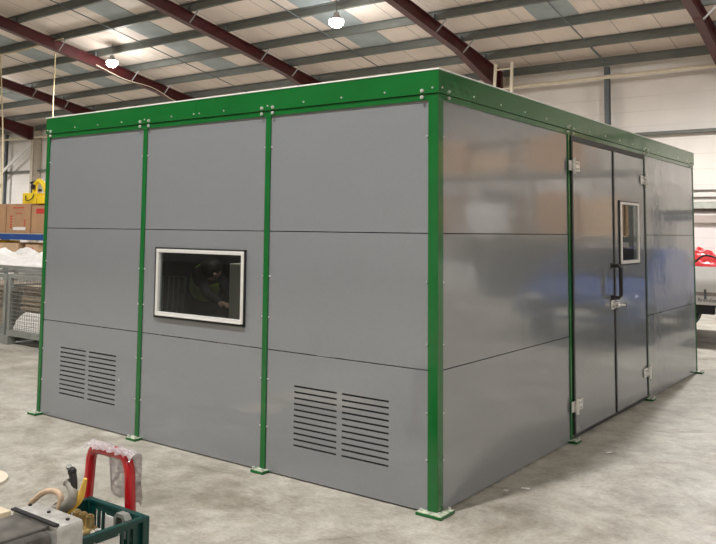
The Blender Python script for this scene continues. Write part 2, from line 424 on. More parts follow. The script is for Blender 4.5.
# ------------------------------------------------------------------ lamps
def lamp(loc, label, cat='lamp', power=900):
    x, y, z = loc
    t = thing('high_bay_lamp', label, cat, (x, y, z), 'high bay lamps under the hall roof')
    MB().cyl((x, y, z+.05), (x, y, z+.16), .185, .10, 24).cyl((x, y, z+.16), (x, y, z+.24), .07, .07, 16).build('housing', 'lamphouse', t, True)
    MB().sph((x, y, z), .185, (1, 1, .8), 24).build('lens', 'lampglass', t, True)
    ztop = Lr(y) + .1
    MB().cyl((x, y, z+.24), (x, y, ztop), .012, .012, 8).build('hanger', 'galv', t)
    for kind, e in (('SPOT', power*4/4), ('POINT', power*.08)):
        ld = bpy.data.lights.new('lamp_light', kind); ld.energy = e; ld.color = (1, .975, .945); ld.shadow_soft_size = .20
        if kind == 'SPOT': ld.spot_size = math.radians(165); ld.spot_blend = .5
        lo = bpy.data.objects.new('lamp_light', ld); col.objects.link(lo); lo.parent = t; lo.location = (0, 0, -.26)
P0 = 1000
lamp((-9.5, 11.6, 6.84), 'white high bay lamp glowing above the long side of the booth, right of the two', power=P0)
lamp((-18.6, 11.75, 6.90), 'round white high bay lamp glowing beside a red roof frame, left of the two', power=P0)
for i, (x, y, z, k) in enumerate([(-1.0, -3.7, 9.0, 2.0), (-10, -3.7, 9.0, 1), (-19, -3.7, 9, 1), (9.5, -3.7, 9.0, .6), (-.5, 11.7, 6.9, 1.5), (8.5, 11.7, 6.95, 1.3), (-27.6, 11.7, 6.95, 1), (-36, 11.7, 6.95, 1), (-30, -3.7, 9.0, 1), (-5, -16, 7.4, .7), (6, -16, 7.4, .5), (16, 4, 7.8, .4)]):
    lamp((x, y, z), 'round white high bay lamp hanging outside the picture', power=P0*k)

# ------------------------------------------------------------------ ropes and ladder
b = MB(); b.tube([(-19.95, 10.55, Lr(10.55)-.145), (-19.97, 10.57, 7.6), (-20.0, 10.6, 6.6), (-20.02, 10.6, 5.6), (-19.99, 10.6, 4.4), (-19.99, 10.6, .05)], .022, 8)
tag(b.build('hanging_cord', 'rope', smooth=True), 'pale yellow cord hanging from the roof to the left corner of the booth', 'cord')
b = MB(); b.tube([(-23.15, 10.55, Lr(10.55)-.145), (-23.05, 10.6, 6.2), (-22.85, 10.6, 4.3), (-22.7, 10.6, .05)], .022, 8)
tag(b.build('hanging_cord', 'rope', smooth=True), 'pale yellow cord hanging straight down at the left edge of the photo', 'cord')
b = MB(); b.tube([(-23.9, 10.40, Lr(10.4)-.14), (-22.6, 10.40, Lr(10.4)-.20), (-21.6, 10.40, Lr(10.4)-.22), (-20.3, 10.40, Lr(10.4)-.14), (-19.3, 10.40, Lr(10.4)-.13)], .020, 8)
tag(b.build('slack_cord', 'rope', smooth=True), 'pale slack cord strung along a purlin at the top left corner', 'cord')
xr = XA - 2*BAY + .12
b = MB(); b.tube([(xr, 11.9, Lr(11.9)-.40), (xr+.1, 13.0, Lr(13.0)-.52), (xr+.1, 14.2, Lr(14.2)-.42), (xr+.1, 15.2, Lr(15.2)-.55), (xr+.1, 16.3, Lr(16.3)-.60)], .013, 8)
tag(b.build('lamp_cable', 'cream', smooth=True), 'thin pale cable drooping along the red frame from the left lamp', 'cable')

t = thing('ladder', 'cream ladder standing behind the booth, its top two rungs showing over the roof', 'ladder', (-6.6, 15.2, 0))
la = V((-6.75, 14.1, 0)); lb = V((-6.99, 15.4, 6.13)); ra = V((-6.15, 14.1, 0)); rb = V((-6.52, 15.4, 6.13))
MB().beam(la, lb, .075, .04, (0, 1, 0)).build('stile', 'cream', t)
MB().beam(ra, rb, .075, .04, (0, 1, 0)).build('stile', 'cream', t)
for k in range(11):
    f = 1 - (.17 + k*.56) / 6.2
    MB().cyl(la.lerp(lb, f), ra.lerp(rb, f), .020, n=8).build('rung', 'cream', t)

# ------------------------------------------------------------------ the booth
W = 4.048; D = 6.235; H = 2.6
booth = thing('equipment_booth', 'large grey panelled booth with green steel frame, black double-door seals, window and vents', 'booth', (-W/2, D/2, 0))
def holes(a0, a1, z0, z1, hs, th, mp, name, mat, parent, label=None):
    """flat panel with rectangular holes; mp maps (a, depth, z) to world"""
    A = sorted({a0, a1, *[h[0] for h in hs], *[h[1] for h in hs]}); Z = sorted({z0, z1, *[h[2] for h in hs], *[h[3] for h in hs]})
    b = MB(); vv = {}
    def vert(a, d, z):
        k = (a, d, z)
        if k not in vv: vv[k] = b.b.verts.new(mp(a, d, z))
        return vv[k]
    inside = lambda a, z: any(h[0] < a < h[1] and h[2] < z < h[3] for h in hs)
    keep = {}
    for i in range(len(A)-1):
        for j in range(len(Z)-1):
            keep[i, j] = not inside((A[i]+A[i+1])/2, (Z[j]+Z[j+1])/2)
    for (i, j), k in keep.items():
        if not k: continue
        for d in (0, th): b.b.faces.new([vert(A[i], d, Z[j]), vert(A[i+1], d, Z[j]), vert(A[i+1], d, Z[j+1]), vert(A[i], d, Z[j+1])])
        for di, dj, p, q in ((-1, 0, (i, j), (i, j+1)), (1, 0, (i+1, j), (i+1, j+1)), (0, -1, (i, j), (i+1, j)), (0, 1, (i, j+1), (i+1, j+1))):
            if not keep.get((i+di, j+dj), False):
                b.b.faces.new([vert(A[p[0]], 0, Z[p[1]]), vert(A[q[0]], 0, Z[q[1]]), vert(A[q[0]], th, Z[q[1]]), vert(A[p[0]], th, Z[p[1]])])
    return b.build(name, mat, parent, label=label)
mL = lambda a, d, z: (a, .010 + d, z)          # long side (faces the camera, normal -y)
mR = lambda a, d, z: (-.010 - d, a, z)         # door side (normal +x)
Z1, Z2, ZB, ZF = 1.611, .800, 2.419, 2.459
rows = ((-.014, Z2-.003), (Z2+.003, Z1-.003), (Z1+.003, ZB+.01))
cols = ((-W+.045, -2.714), (-2.664, -1.392), (-1.342, -.072))
slots = lambda x0, x1: [(x, x+w, z, z+.0115) for (x, w) in ((x0, (x1-x0)/2-.022), ((x0+x1)/2+.020, (x1-x0)/2-.022)) for z in [.19 + k*.0385 for k in range(11)]]
for ci, (a, c) in enumerate(cols):
    for ri, (z0, z1) in enumerate(rows):
        hs = []
        if ri == 0 and ci == 2: hs = slots(-1.10, -.345)
        if ri == 0 and ci == 0: hs = slots(-3.735, -2.975)
        if ri == 1 and ci == 1: hs = [(-2.50, -1.575, .955, 1.455)]
        p = holes(a, c, z0, z1, hs, .02, mL, 'vent_panel' if hs and ri == 0 else 'panel', 'panel', booth)
        if hs and ri == 0:
            MB().box(hs[0][0]-.03, hs[-1][1]+.03, .0305, .05, .16, .64).build('vent_backing', 'void', p)
rcols = ((.070, 2.112), (4.243, D-.031))
for (a, c) in rcols:
    for z0, z1 in rows:
        holes(a, c, z0, z1, [], .02, mR, 'panel', 'panel', booth)
# unseen sides and lining
MB().box(-W+.01, -W+.03, .05, D-.05, .03, ZB).build('side_wall', 'panel', booth)
MB().box(-W+.05, -.05, D-.03, D-.01, .03, ZB).build('rear_wall', 'panel', booth)
MB().box(-W+.031, -W+.04, .05, D-.05, .03, ZB-.02).box(-W+.05, -.05, D-.045, D-.035, .03, ZB-.02).build('lining', 'inner', booth)
# posts
def post(x0, x1, y0, y1, plate, z1=ZB+.005, px=0, py=0):
    b = MB().box(x0, x1, y0, y1, -.004, z1, .004)
    p = b.build('post', 'green', booth)
    cx, cy = (x0+x1)/2+px, (y0+y1)/2+py
    bp_ = MB().box(cx-plate, cx+plate, cy-plate, cy+plate, -.0245, -.007, .003).build('base_plate', 'green', p)
    MB().box(cx-plate+.003, cx+plate-.003, cy-plate+.003, cy+plate-.003, -.0075, -.004).build('plate_dust', 'green_plate', p, label='pale cement dust on the plate')
    for sx, sy in ((-1, -1), (1, -1), (1, 1)):
        MB().cyl((cx+sx*plate*.72, cy+sy*plate*.72, -.004), (cx+sx*plate*.72, cy+sy*plate*.72, .012), .009, n=6).build('anchor_bolt', 'chrome', p)
    return p
pc = post(-.070, 0, 0, .068, .085)
p1 = post(-1.390, -1.344, 0, .05, .055, py=-.028)
p2 = post(-2.712, -2.666, 0, .05, .055, py=-.028)
p3 = post(-W, -W+.043, 0, .05, .060, py=-.03)
post(-.05, 0, 2.114, 2.158, .050, px=.030)
post(-.05, 0, 4.186, 4.241, .050, px=.030)
post(-.045, -.004, D-.030, D, .055, px=.03)
post(-W, -W+.045, D-.045, D, .055)
def screw(a, z, side, par, r=.0055):
    c = (a, -.001, z) if side == 'L' else (.001, a, z)
    e = (a, -.006, z) if side == 'L' else (.006, a, z)
    return MB().cyl(c, e, r, r*.6, 8).build('screw', 'chrome', par)
for px_, par in ((-1.367, p1), (-2.689, p2)):
    for dz in (2.20, 1.30, 1.02, .60, .28):
        for s in (-1, 1):
            a = px_ + s*.032
            MB().cyl((a, .010, dz), (a, .003, dz), .006, .004, 8).build('screw', 'chrome', par)
for dz in (2.20, 1.32, .95, .55, .28):
    MB().cyl((-.080, .010, dz), (-.080, .003, dz), .006, .004, 8).build('screw', 'chrome', pc)
    MB().cyl((-.010, .078, dz), (-.003, .078, dz), .006, .004, 8).build('screw', 'chrome', pc)
    MB().cyl((-W+.052, .010, dz), (-W+.052, .003, dz), .006, .004, 8).build('screw', 'chrome', p3)
# top beam, fascia, roof
MB().box(-W, 0, 0, .05, ZB, ZF-.002, .002).build('top_beam', 'green', booth)
MB().box(-.05, 0, .05, D, ZB, ZF-.002, .002).build('top_beam', 'green', booth)
MB().box(-W, -W+.05, .05, D, ZB, ZF-.002).build('top_beam', 'green', booth)
MB().box(-W+.05, -.05, D-.05, D, ZB, ZF-.002).build('top_beam', 'green', booth)
XJ = -2.095
fL = MB().box(-W-.006, XJ-.001, -.008, .05, ZF, H, .002).build('fascia', 'green', booth)
fM = MB().box(XJ+.001, .008, -.008, .05, ZF, H, .002).build('fascia', 'green', booth)
fR = MB().box(-.05, .008, .05, D+.006, ZF, H, .002).build('fascia', 'green', booth)
MB().box(-W-.006, -W+.05, .05, D+.006, ZF, H).build('fascia', 'green', booth)
MB().box(-W+.05, -.05, D-.05, D+.006, ZF, H).build('fascia', 'green', booth)
MB().box(-W-.010, .012, -.012, D+.010, H, H+.009, .002).build('roof_sheet', 'pale', booth)
MB().box(-W+.055, -.055, .055, D-.055, ZB-.03, ZB-.01).build('roof_lining', 'inner', booth)
def bolt(a, z, side, par, r=.0125):
    if side == 'L': MB().cyl((a, -.008, z), (a, -.018, z), r, r, 6).cyl((a, -.018, z), (a, -.024, z), r*.55, r*.45, 8).build('bolt', 'chrome', par)
    else: MB().cyl((.008, a, z), (.018, a, z), r, r, 6).cyl((.018, a, z), (.024, a, z), r*.55, r*.45, 8).build('bolt', 'chrome', par)
for a, par in ((-W+.07, fL), (-2.74, fL), (-2.635, fL), (-1.418, fM), (-1.316, fM), (-.105, fM)):
    for z in (2.478, 2.438): bolt(a, z, 'L', par)
for a, par in ((-W+.02, fL), (-3.62, fL), (-3.30, fL), (-2.98, fL), (-2.69, fL), (-2.37, fL), (-2.12, fL), (-2.06, fM), (-1.80, fM), (-1.367, fM), (-1.04, fM), (-.72, fM), (-.38, fM), (-.035, fM)):
    MB().cyl((a, -.008, 2.492), (a, -.013, 2.492), .007, .005, 8).build('rivet', 'chrome', par)
for a in (.11, 2.07, 2.20, 4.15, 4.28, 6.12):
    for z in (2.478, 2.438): bolt(a, z, 'R', fR, .010)
for a in (.035, .45, .85, 1.25, 1.65, 2.135, 2.6, 3.0, 3.4, 3.8, 4.215, 4.7, 5.1, 5.5, 5.9):
    MB().cyl((.008, a, 2.494), (.013, a, 2.494), .007, .005, 8).build('rivet', 'chrome', fR)
MB().cyl((-2.93, .010, .40), (-2.93, .004, .40), .008, .005, 8).build('screw', 'chrome', booth)
# window
wf = MB()
x0, x1, z0, z1 = -2.518, -1.557, .932, 1.474
wf.box(x0, x1, -.006, .012, z0, z0+.020).box(x0, x1, -.006, .012, z1-.012, z1).box(x0, x0+.018, -.006, .012, z0, z1).box(x1-.010, x1, -.006, .012, z0, z1)
seal = wf.build('window_seal', 'black', booth)
wf = MB(); a0, a1, b0, b1 = x0+.018, x1-.010, z0+.020, z1-.012; fw = .027
wf.box(a0, a1, -.012, .03, b0, b0+fw, .003).box(a0, a1, -.012, .03, b1-fw, b1, .003).box(a0, a0+fw, -.0115, .0295, b0+.001, b1-.001, .003).box(a1-fw, a1, -.0115, .0295, b0+.001, b1-.001, .003)
f = wf.build('window_frame', 'alu', booth, label='pale aluminium window frame')
MB().box(a0+fw, a1-fw, .012, .016, b0+fw, b1-fw).build('pane', 'glass', f)
MB().box(a0+.01, a1-.01, -.018, -.011, b0-.002, b0+.008, .002).build('sill', 'alu', f)

# doors
def leaf(y0, y1, hs):
    mp = lambda a, d, z: (.004 - d, a, z)
    return holes(y0, y1, .028, 2.372, hs, .035, mp, 'door', 'panel', booth)
dl = leaf(2.192, 3.186, [])
wy0, wy1, wz0, wz1 = 3.345, 3.955, 1.33, 1.93
dr = leaf(3.222, 4.158, [(wy0+.01, wy1-.01, wz0+.01, wz1-.01)])
MB().box(-.03, .008, 2.160, 4.186, 2.374, ZB).build('door_head_seal', 'black', booth)
MB().box(-.03, .010, 2.160, 2.191, .03, 2.374).build('door_seal', 'black', booth)
MB().box(-.03, .012, 3.187, 3.221, .03, 2.374).build('door_seal', 'black', booth)
MB().box(-.03, .010, 4.159, 4.185, .03, 2.374).build('door_seal', 'black', booth)
MB().box(-.03, .000, 2.160, 4.186, .000, .027).build('threshold', 'black', booth)
b = MB()
b.box(.002, .014, wy0, wy1, wz0, wz0+.012).box(.002, .014, wy0, wy1, wz1-.012, wz1).box(.002, .014, wy0, wy0+.02, wz0, wz1).box(.002, .014, wy1-.02, wy1, wz0, wz1)
b.build('window_seal', 'black', dr)
b = MB(); q0, q1, r0, r1 = wy0+.02, wy1-.02, wz0+.012, wz1-.012
b.box(-.03, .020, q0, q1, r0, r0+.030, .002).box(-.03, .020, q0, q1, r1-.022, r1, .002).box(-.0295, .0195, q0, q0+.045, r0, r1, .002).box(-.0295, .0195, q1-.035, q1, r0, r1, .002)
b.build('window_frame', 'alu', dr, label='pale aluminium window frame')
MB().box(.004, .008, q0+.045, q1-.035, r0+.03, r1-.022).build('pane', 'glass', dr)
# hinges
def hinge(yc, z, s, par):
    """s=+1: leaf plate towards +y of the knuckle"""
    b = MB()
    b.box(.006, .018, yc, yc+s*.15, z-.042, z+.042, .003)
    b.box(.006, .014, yc-s*.075, yc, z-.042, z+.042, .002)
    b.cyl((.024, yc, z-.062), (.024, yc, z+.062), .017, n=12)
    for dz in (-.022, .022):
        b.cyl((.014, yc+s*.05, z+dz), (.036, yc+s*.05, z+dz), .010, .008, 8)
        b.cyl((.014, yc+s*.09, z+dz), (.034, yc+s*.09, z+dz), .008, .006, 8)
        b.box(.016, .026, yc+s*.03, yc+s*.115, z+dz-.005, z+dz+.005)
    b.build('hinge', 'chrome', par)
hinge(2.176, 2.17, 1, dl); hinge(2.176, .25, 1, dl); hinge(4.172, 2.16, -1, dr); hinge(4.172, .26, -1, dr)
# black pull handle
b = MB()
b.tube([(.005, 3.13, 1.335), (.068, 3.13, 1.335), (.085, 3.13, 1.31), (.085, 3.13, 1.075), (.068, 3.13, 1.05), (.005, 3.13, 1.05)], .0175, 12, False)
b.box(.004, .014, 3.10, 3.16, 1.31, 1.36, .004).box(.004, .014, 3.10, 3.16, 1.025, 1.075, .004)
b.build('pull_handle', 'blackpl', dl)
b = MB()
b.cyl((.005, 3.13, .985), (.035, 3.13, .985), .030, .026, 20).cyl((.035, 3.13, .985), (.060, 3.13, .985), .014, n=12)
b.box(.004, .016, 3.09, 3.185, .945, 1.025, .006)
b.tube([(.058, 3.13, .985), (.066, 3.17, .985), (.066, 3.30, .975)], .010, 10)
b.box(.012, .03, 3.18, 3.29, .955, 1.005, .006)
b.build('latch', 'chrome', dl, True)
MB().sph((.066, 3.31, .975), .016).build('latch_knob', 'blackpl', dl, True)

booth.location.z += .025

# ------------------------------------------------------------------ inside the booth (seen through the window)
def person():
    root = thing('person', 'person in a yellow hi-vis vest and dark clothes bending forward behind the window', 'person', (-3.25, 1.35, 0))
    J = {}
    def chain(obj_pts, edges, name, mat, root_i=0, sub=2):
        me = bpy.data.meshes.new(name)
        loc = root.location
        me.from_pydata([V(p[:3]) - loc for p in obj_pts], edges, [])
        o = bpy.data.objects.new(name, me); col.objects.link(o)
        md = o.modifiers.new('skin', 'SKIN'); o.modifiers.new('sub', 'SUBSURF').levels = sub; o.modifiers['sub'].render_levels = sub
        md.use_smooth_shade = True
        sv = me.skin_vertices[0].data
        for i, p in enumerate(obj_pts):
            r = p[3]; sv[i].radius = (r, r) if isinstance(r, (int, float)) else r
            sv[i].use_root = (i == root_i)
        dg = bpy.context.evaluated_depsgraph_get()
        m2 = bpy.data.meshes.new_from_object(o.evaluated_get(dg)); bpy.data.objects.remove(o)
        m2.materials.clear(); m2.materials.append(M[mat]); m2.shade_smooth()
        q = bpy.data.objects.new(name, m2); col.objects.link(q); q.parent = root
        return q
    # whole body: pelvis root, spine leaning forward (+x, -y), legs, arms, neck, head
    P = [(-3.30, 1.35, .93, .15), (-3.20, 1.30, 1.06, .14), (-3.08, 1.22, 1.18, .15), (-2.99, 1.15, 1.24, .13), (-2.92, 1.10, 1.26, .06),
         (-2.84, 1.05, 1.27, .085), (-2.79, 1.02, 1.25, .075),
         (-3.30, 1.45, .85, .10), (-3.24, 1.47, .48, .065), (-3.32, 1.48, .09, .05), (-3.20, 1.44, .04, .04),
         (-3.36, 1.26, .85, .10), (-3.30, 1.22, .48, .065), (-3.40, 1.22, .09, .05), (-3.27, 1.19, .04, .04),
         (-3.00, 1.28, 1.22, .06), (-2.86, 1.32, 1.02, .045), (-2.66, 1.20, .97, .035),
         (-2.98, 1.02, 1.22, .06), (-2.80, .96, 1.05, .045), (-2.60, .92, 1.00, .035)]
    E_ = [(0, 1), (1, 2), (2, 3), (3, 4), (4, 5), (5, 6), (0, 7), (7, 8), (8, 9), (9, 10), (0, 11), (11, 12), (12, 13), (13, 14), (3, 15), (15, 16), (16, 17), (3, 18), (18, 19), (19, 20)]
    chain(P, E_, 'body', 'cloth')
    b = MB().sph((-2.815, 1.03, 1.268), .088, (1, .9, 1.05), 20)
    b.sph((-2.74, .985, 1.235), .018).sph((-2.83, .945, 1.26), .02, (1, .4, 1.3))
    b.build('head', 'skin', root, True)
    MB().sph((-2.822, 1.015, 1.290), .098, (1.05, 1.05, 1.0), 20).build('hair', 'hair', root, True)
    for (cx, cy, cz) in ((-2.63, 1.19, .965), (-2.57, .915, .99)):
        b = MB().sph((cx, cy, cz), .04, (1.1, .8, .5), 14)
        for k in range(4):
            dy = (k-1.5)*.018
            b.tube([(cx+.02, cy+dy, cz), (cx+.065, cy+dy, cz-.005), (cx+.085+(k in (1, 2))*.012, cy+dy, cz-.03)], .009, 8)
        b.tube([(cx, cy-.025, cz), (cx+.03, cy-.05, cz-.01), (cx+.055, cy-.052, cz-.02)], .010, 8)
        b.build('hand', 'skin', root, True)
    chain([(-3.24, 1.325, 1.01, .160), (-3.14, 1.26, 1.12, .165), (-3.06, 1.20, 1.20, .165), (-2.99, 1.155, 1.245, .120)], [(0, 1), (1, 2), (2, 3)], 'vest', 'hivis')
    b = MB()
    b.beam((-3.22, 1.18, 1.04), (-2.98, 1.02, 1.23), .01, .03, (0, -1, .4))
    b.build('reflective_stripe', 'label', root)
person()
bpy.data.objects['person'].location.x -= .12
t = thing('workbench', 'dark workbench inside the booth behind the window', 'workbench', (-2.4, 1.0, 0))
MB().box(-2.95, -1.4, .55, 1.05, .82, .86, .004).build('bench_top', 'inner', t)
for x in (-2.9, -1.45):
    for y in (.6, 1.0): MB().box(x-.025, x+.025, y-.025, y+.025, 0, .82).build('leg', 'inner', t)
tag(MB().box(-2.36, -2.24, .66, .80, .861, 1.36, .008).build('upright_panel', 'cream'), 'cream upright box standing on the bench at the right of the window', 'box')
t = thing('metal_chair', 'black metal chair inside the booth, seen at the left of the window', 'chair', (-3.55, .9, 0))
MB().box(-3.72, -3.38, .75, 1.10, .44, .47, .008).build('seat', 'blackpl', t)
for x, y in ((-3.70, .77), (-3.40, .77), (-3.70, 1.08), (-3.40, 1.08)):
    MB().cyl((x, y, 0), (x, y, .44), .012, n=8).build('leg', 'steelgrey', t)
b = MB(); b.tube([(-3.70, 1.08, .47), (-3.71, 1.12, 1.18), (-3.39, 1.12, 1.18), (-3.40, 1.08, .47)], .013, 8, False)
for x in (-3.62, -3.55, -3.48): b.tube([(x, 1.09, .60), (x, 1.12, 1.18)], .008, 8, False)
b.build('backrest', 'steelgrey', t, True)
il = bpy.data.lights.new('booth_fill_light', 'POINT'); il.energy = 22; il.shadow_soft_size = .08; il.color = (1, .95, .88)  # unseen fill lamp, added to brighten the booth interior behind the window
t = thing('booth_fill_lamp', 'small round fill lamp added under the booth ceiling, out of sight', 'lamp', (-2.1, .75, ZB-.03))
MB().cyl((-2.1, .75, ZB-.056), (-2.1, .75, ZB-.016), .09, .10, 20).build('housing', 'lamphouse', t, True)
ilo = bpy.data.objects.new('booth_fill_light', il); col.objects.link(ilo); ilo.parent = t; ilo.location = (0, 0, -.16)

# ------------------------------------------------------------------ left background: cages, rack, boxes
def cage(x0, x1, y0, y1, h, lab):
    t = thing('mesh_cage', lab, 'mesh cage', ((x0+x1)/2, (y0+y1)/2, 0), 'grey mesh pallet cages')
    for x in (x0, x1):
        for y in (y0, y1):
            p = MB().box(x-.028, x+.028, y-.028, y+.028, .02, h, .004).build('post', 'cagegrey', t)
            MB().box(x-.06, x+.06, y-.06, y+.06, 0, .12, .006).build('foot', 'cagegrey', p)
    MB().box(x0-.03, x1+.03, y0-.03, y1+.03, .12, .20).build('base', 'cagegrey', t)
    for y in (y0, y1): MB().box(x0, x1, y-.02, y+.02, h-.045, h+.005).build('top_rail', 'cagegrey', t)
    for x in (x0, x1): MB().box(x-.02, x+.02, y0, y1, h-.045, h+.005).build('top_rail', 'cagegrey', t)
    for y in (y0, y1):
        b = MB(); k = x0 + .09
        while k < x1 - .04: b.box(k-.002, k+.002, y-.002, y+.002, .20, h-.04); k += .055
        z = .25
        while z < h - .05: b.box(x0+.03, x1-.03, y-.0025, y+.0025, z-.0025, z+.0025); z += .055
        b.build('mesh_side', 'cagegrey', t)
    for x in (x0, x1):
        b = MB(); z = .25
        while z < h - .05: b.box(x-.0025, x+.0025, y0+.03, y1-.03, z-.0025, z+.0025); z += .055
        k = y0 + .09
        while k < y1 - .04: b.box(x-.003, x+.003, k-.0025, k+.0025, .2, h-.04); k += .055
        b.build('mesh_side', 'cagegrey', t)
cage(-8.08, -6.95, 2.16, 3.0, .96, 'grey mesh cage full of flat cardboard, its front foot left of the booth')
cage(-9.40, -8.26, 2.20, 3.04, .96, 'grey mesh cage cut off by the left edge of the photo')
for (x0, x1, lab) in ((-8.0, -7.03, 'stack of flattened brown cardboard inside the cage beside the booth'), (-9.32, -8.34, 'stack of flattened brown cardboard inside the cage at the left edge')):
    b = MB(); z = .46; k = 0
    while z < .80:
        h = random.uniform(.010, .022); jx = random.uniform(-.02, .02); jy = random.uniform(-.02, .02)
        b.box(x0+.03+jx, x1-.04+jx, 2.27+jy, 2.93+jy, z, z+h*.8); z += h; k += 1
    b.box(x0+.05, x1-.05, 2.30, 2.90, .201, .46)
    tag(b.build('cardboard_stack', 'cardp'), lab, 'cardboard', 'flattened cardboard in the cages')
def blob(name, mat, x0, x1, y0, y1, z0, h, n, seed, rough=.35, prof=None, parent=None):
    b = MB(); g = []
    for i in range(n+1):
        r = []
        for j in range(n+1):
            u, v = i/n, j/n
            e = (min(u, 1-u, v, 1-v)*2); e = min(1, e*2.2)**.55
            hh = h * e * (prof(u, v) if prof else 1)
            nz_ = noise.noise(V((u*5+seed, v*5, seed*.3))) + .5*noise.noise(V((u*13, v*13, seed))) + .3*noise.noise(V((u*27, v*27, seed+3)))
            r.append(b.b.verts.new((x0+(x1-x0)*u, y0+(y1-y0)*v, z0 + max(.004, hh*(1 + rough*nz_)))))
        g.append(r)
    for i in range(n):
        for j in range(n): b.b.faces.new((g[i][j], g[i+1][j], g[i+1][j+1], g[i][j+1]))
    # closed underside
    rim = [g[i][0] for i in range(n+1)] + [g[n][j] for j in range(1, n+1)] + [g[i][n] for i in range(n-1, -1, -1)] + [g[0][j] for j in range(n-1, 0, -1)]
    lo = [b.b.verts.new((v.co.x, v.co.y, z0)) for v in rim]
    for i in range(len(rim)): b.b.faces.new((rim[i], rim[(i+1) % len(rim)], lo[(i+1) % len(rim)], lo[i]))
    b.b.faces.new(lo)
    return b.build(name, mat, parent, True)
tag(blob('white_sack', 'sheet', -8.03, -7.02, 2.182, 2.262, .202, .25, 14, 2, .1), 'white sack pressed against the mesh at the bottom of the cage', 'sack')
# board and polythene behind the cages
t = thing('trestle_table', 'grey topped table behind the cages, carrying white polythene', 'table', (-10.2, 3.8, 0))
MB().box(-12.3, -8.45, 3.35, 4.35, .93, .985, .005).build('table_top', 'cagegrey', t)
for x in (-12.2, -8.6):
    for y in (3.45, 4.25): MB().box(x-.03, x+.03, y-.03, y+.03, 0, .93).build('leg', 'cagegrey', t)
o = blob('polythene_sheet', 'sheet', -12.2, -8.5, 3.36, 4.3,   .986, .19, 40, 5, .7, lambda u, v: .5+.5*math.sin(u*9+1)**2*.9 + .1)
tag(o, 'crumpled white polythene sheeting heaped on the table behind the cages', 'plastic sheet')
# pallet rack
t = thing('pallet_rack', 'blue pallet rack behind the cages, holding cardboard boxes', 'rack', (-12.9, 5.4, 0))
for x in (-14.6, -11.2):
    for y in (5.02, 5.98): MB().box(x-.045, x+.045, y-.035, y+.035, 0, 1.50, .004).build('upright', 'steelgrey', t)
    b = MB()
    b.beam((x, 5.02, .2), (x, 5.98, .7), .03, .03).beam((x, 5.98, .7), (x, 5.02, 1.3), .03, .03); b.build('brace', 'steelgrey', t)
for z in (.95, 1.43):
    for y in (4.97, 6.03):
        MB().box(-14.55, -11.25, y-.025, y+.025, z-.06, z+.06, .004).build('beam', 'blue', t)
MB().box(-14.5, -11.3, 5.0, 6.0, 1.49, 1.505).build('deck', 'wood', t)
MB().box(-14.5, -11.3, 5.0, 6.0, 1.01, 1.025).build('deck', 'wood', t)
def cardboard(x0, x1, y0, y1, z0, z1, lab, mat='card', deco=0, grp='cardboard boxes on the left rack'):
    t = thing('cardboard_box', lab, 'box', ((x0+x1)/2, (y0+y1)/2, z0), grp)
    MB().box(x0, x1, y0, y1, z0, z1, .006).build('carton', mat, t)
    MB().box((x0+x1)/2-.03, (x0+x1)/2+.03, y0-.0015, y1, z1-.001, z1+.0015).build('tape', 'cardl', t)
    w = x1-x0
    if deco == 1:
        b = MB()
        for i in range(5): b.box(x0+w*.20-.03, x0+w*.20+.03, y0-.003, y0, z0+.10+i*.055, z0+.135+i*.055)
        for i in range(3): b.box(x1-w*.22-.025, x1-w*.22+.025, y0-.003, y0, z0+.14+i*.05, z0+.17+i*.05)
        b.box(x0+w*.25, x0+w*.75, y0-.003, y0, z1-.09, z1-.07)
        b.box(x0+w*.40, x0+w*.65, y0-.003, y0, z1-.20, z1-.185)
        b.build('red_print', 'redprint', t)
        MB().box(x0+w*.30, x0+w*.82, y0-.004, y0, z0+.06, z0+.12).build('address_label', 'label', t)
    if deco == 2:
        MB().box(x0+w*.2, x0+w*.62, y0-.003, y0, z1-.16, z1-.06).build('red_print', 'redprint', t)
    return t
cardboard(-13.95, -13.06, 5.0, 5.75, 1.507, 2.10, 'brown cardboard box with a red patch, at the left edge on the blue rack', deco=2)
cardboard(-13.03, -12.17, 5.0, 5.75, 1.507, 2.10, 'brown cardboard box with red print and a white label, on the blue rack', deco=1)
cardboard(-12.13, -11.32, 5.0, 5.75, 1.507, 2.06, 'brown cardboard box half hidden by the booth corner, on the blue rack', deco=2)
cardboard(-13.35, -12.55, 5.0, 5.7, 1.026, 1.30, 'pale cardboard box under the blue beam of the rack', 'cardl')
cardboard(-12.30, -11.85, 5.0, 5.6, 1.026, 1.28, 'small brown carton with white label under the blue beam', 'cardl', deco=2)
tag(MB().box(-14.3, -13.45, 5.05, 5.6, 1.026, 1.34, .02).build('yellow_crate', 'yellow'), 'yellow plastic tub under the blue beam at the left edge', 'tub')
# yellow machine on top of boxes
t = thing('yellow_machine', 'yellow lifting machine with a hooked arm, on top of the cardboard boxes', 'machine', (-12.2, 5.35, 2.10))
MB().box(-12.72, -12.22, 5.15, 5.5, 2.102, 2.33, .01).build('body', 'yellow', t)
MB().box(-12.20, -11.78, 5.15, 5.5, 2.102, 2.24, .01).build('body', 'yellow', t)
b = MB(); b.tube([(-12.52, 5.3, 2.33), (-12.50, 5.3, 2.50), (-12.38, 5.3, 2.58), (-12.22, 5.3, 2.50), (-12.08, 5.3, 2.34), (-11.85, 5.3, 2.27)], .05, 10)
b.build('arm', 'yellow', t, True)
MB().tube([(-12.64, 5.28, 2.55), (-12.52, 5.28, 2.56), (-12.42, 5.28, 2.58)], .028, 8).cyl((-12.61, 5.28, 2.33), (-12.61, 5.28, 2.55), .012, n=8).build('hook', 'black', t, True)
MB().cyl((-12.42, 5.22, 2.45), (-12.42, 5.17, 2.45), .055, n=16).cyl((-12.20, 5.24, 2.38), (-12.20, 5.19, 2.38), .03, n=12).build('pulley', 'blackpl', t, True)
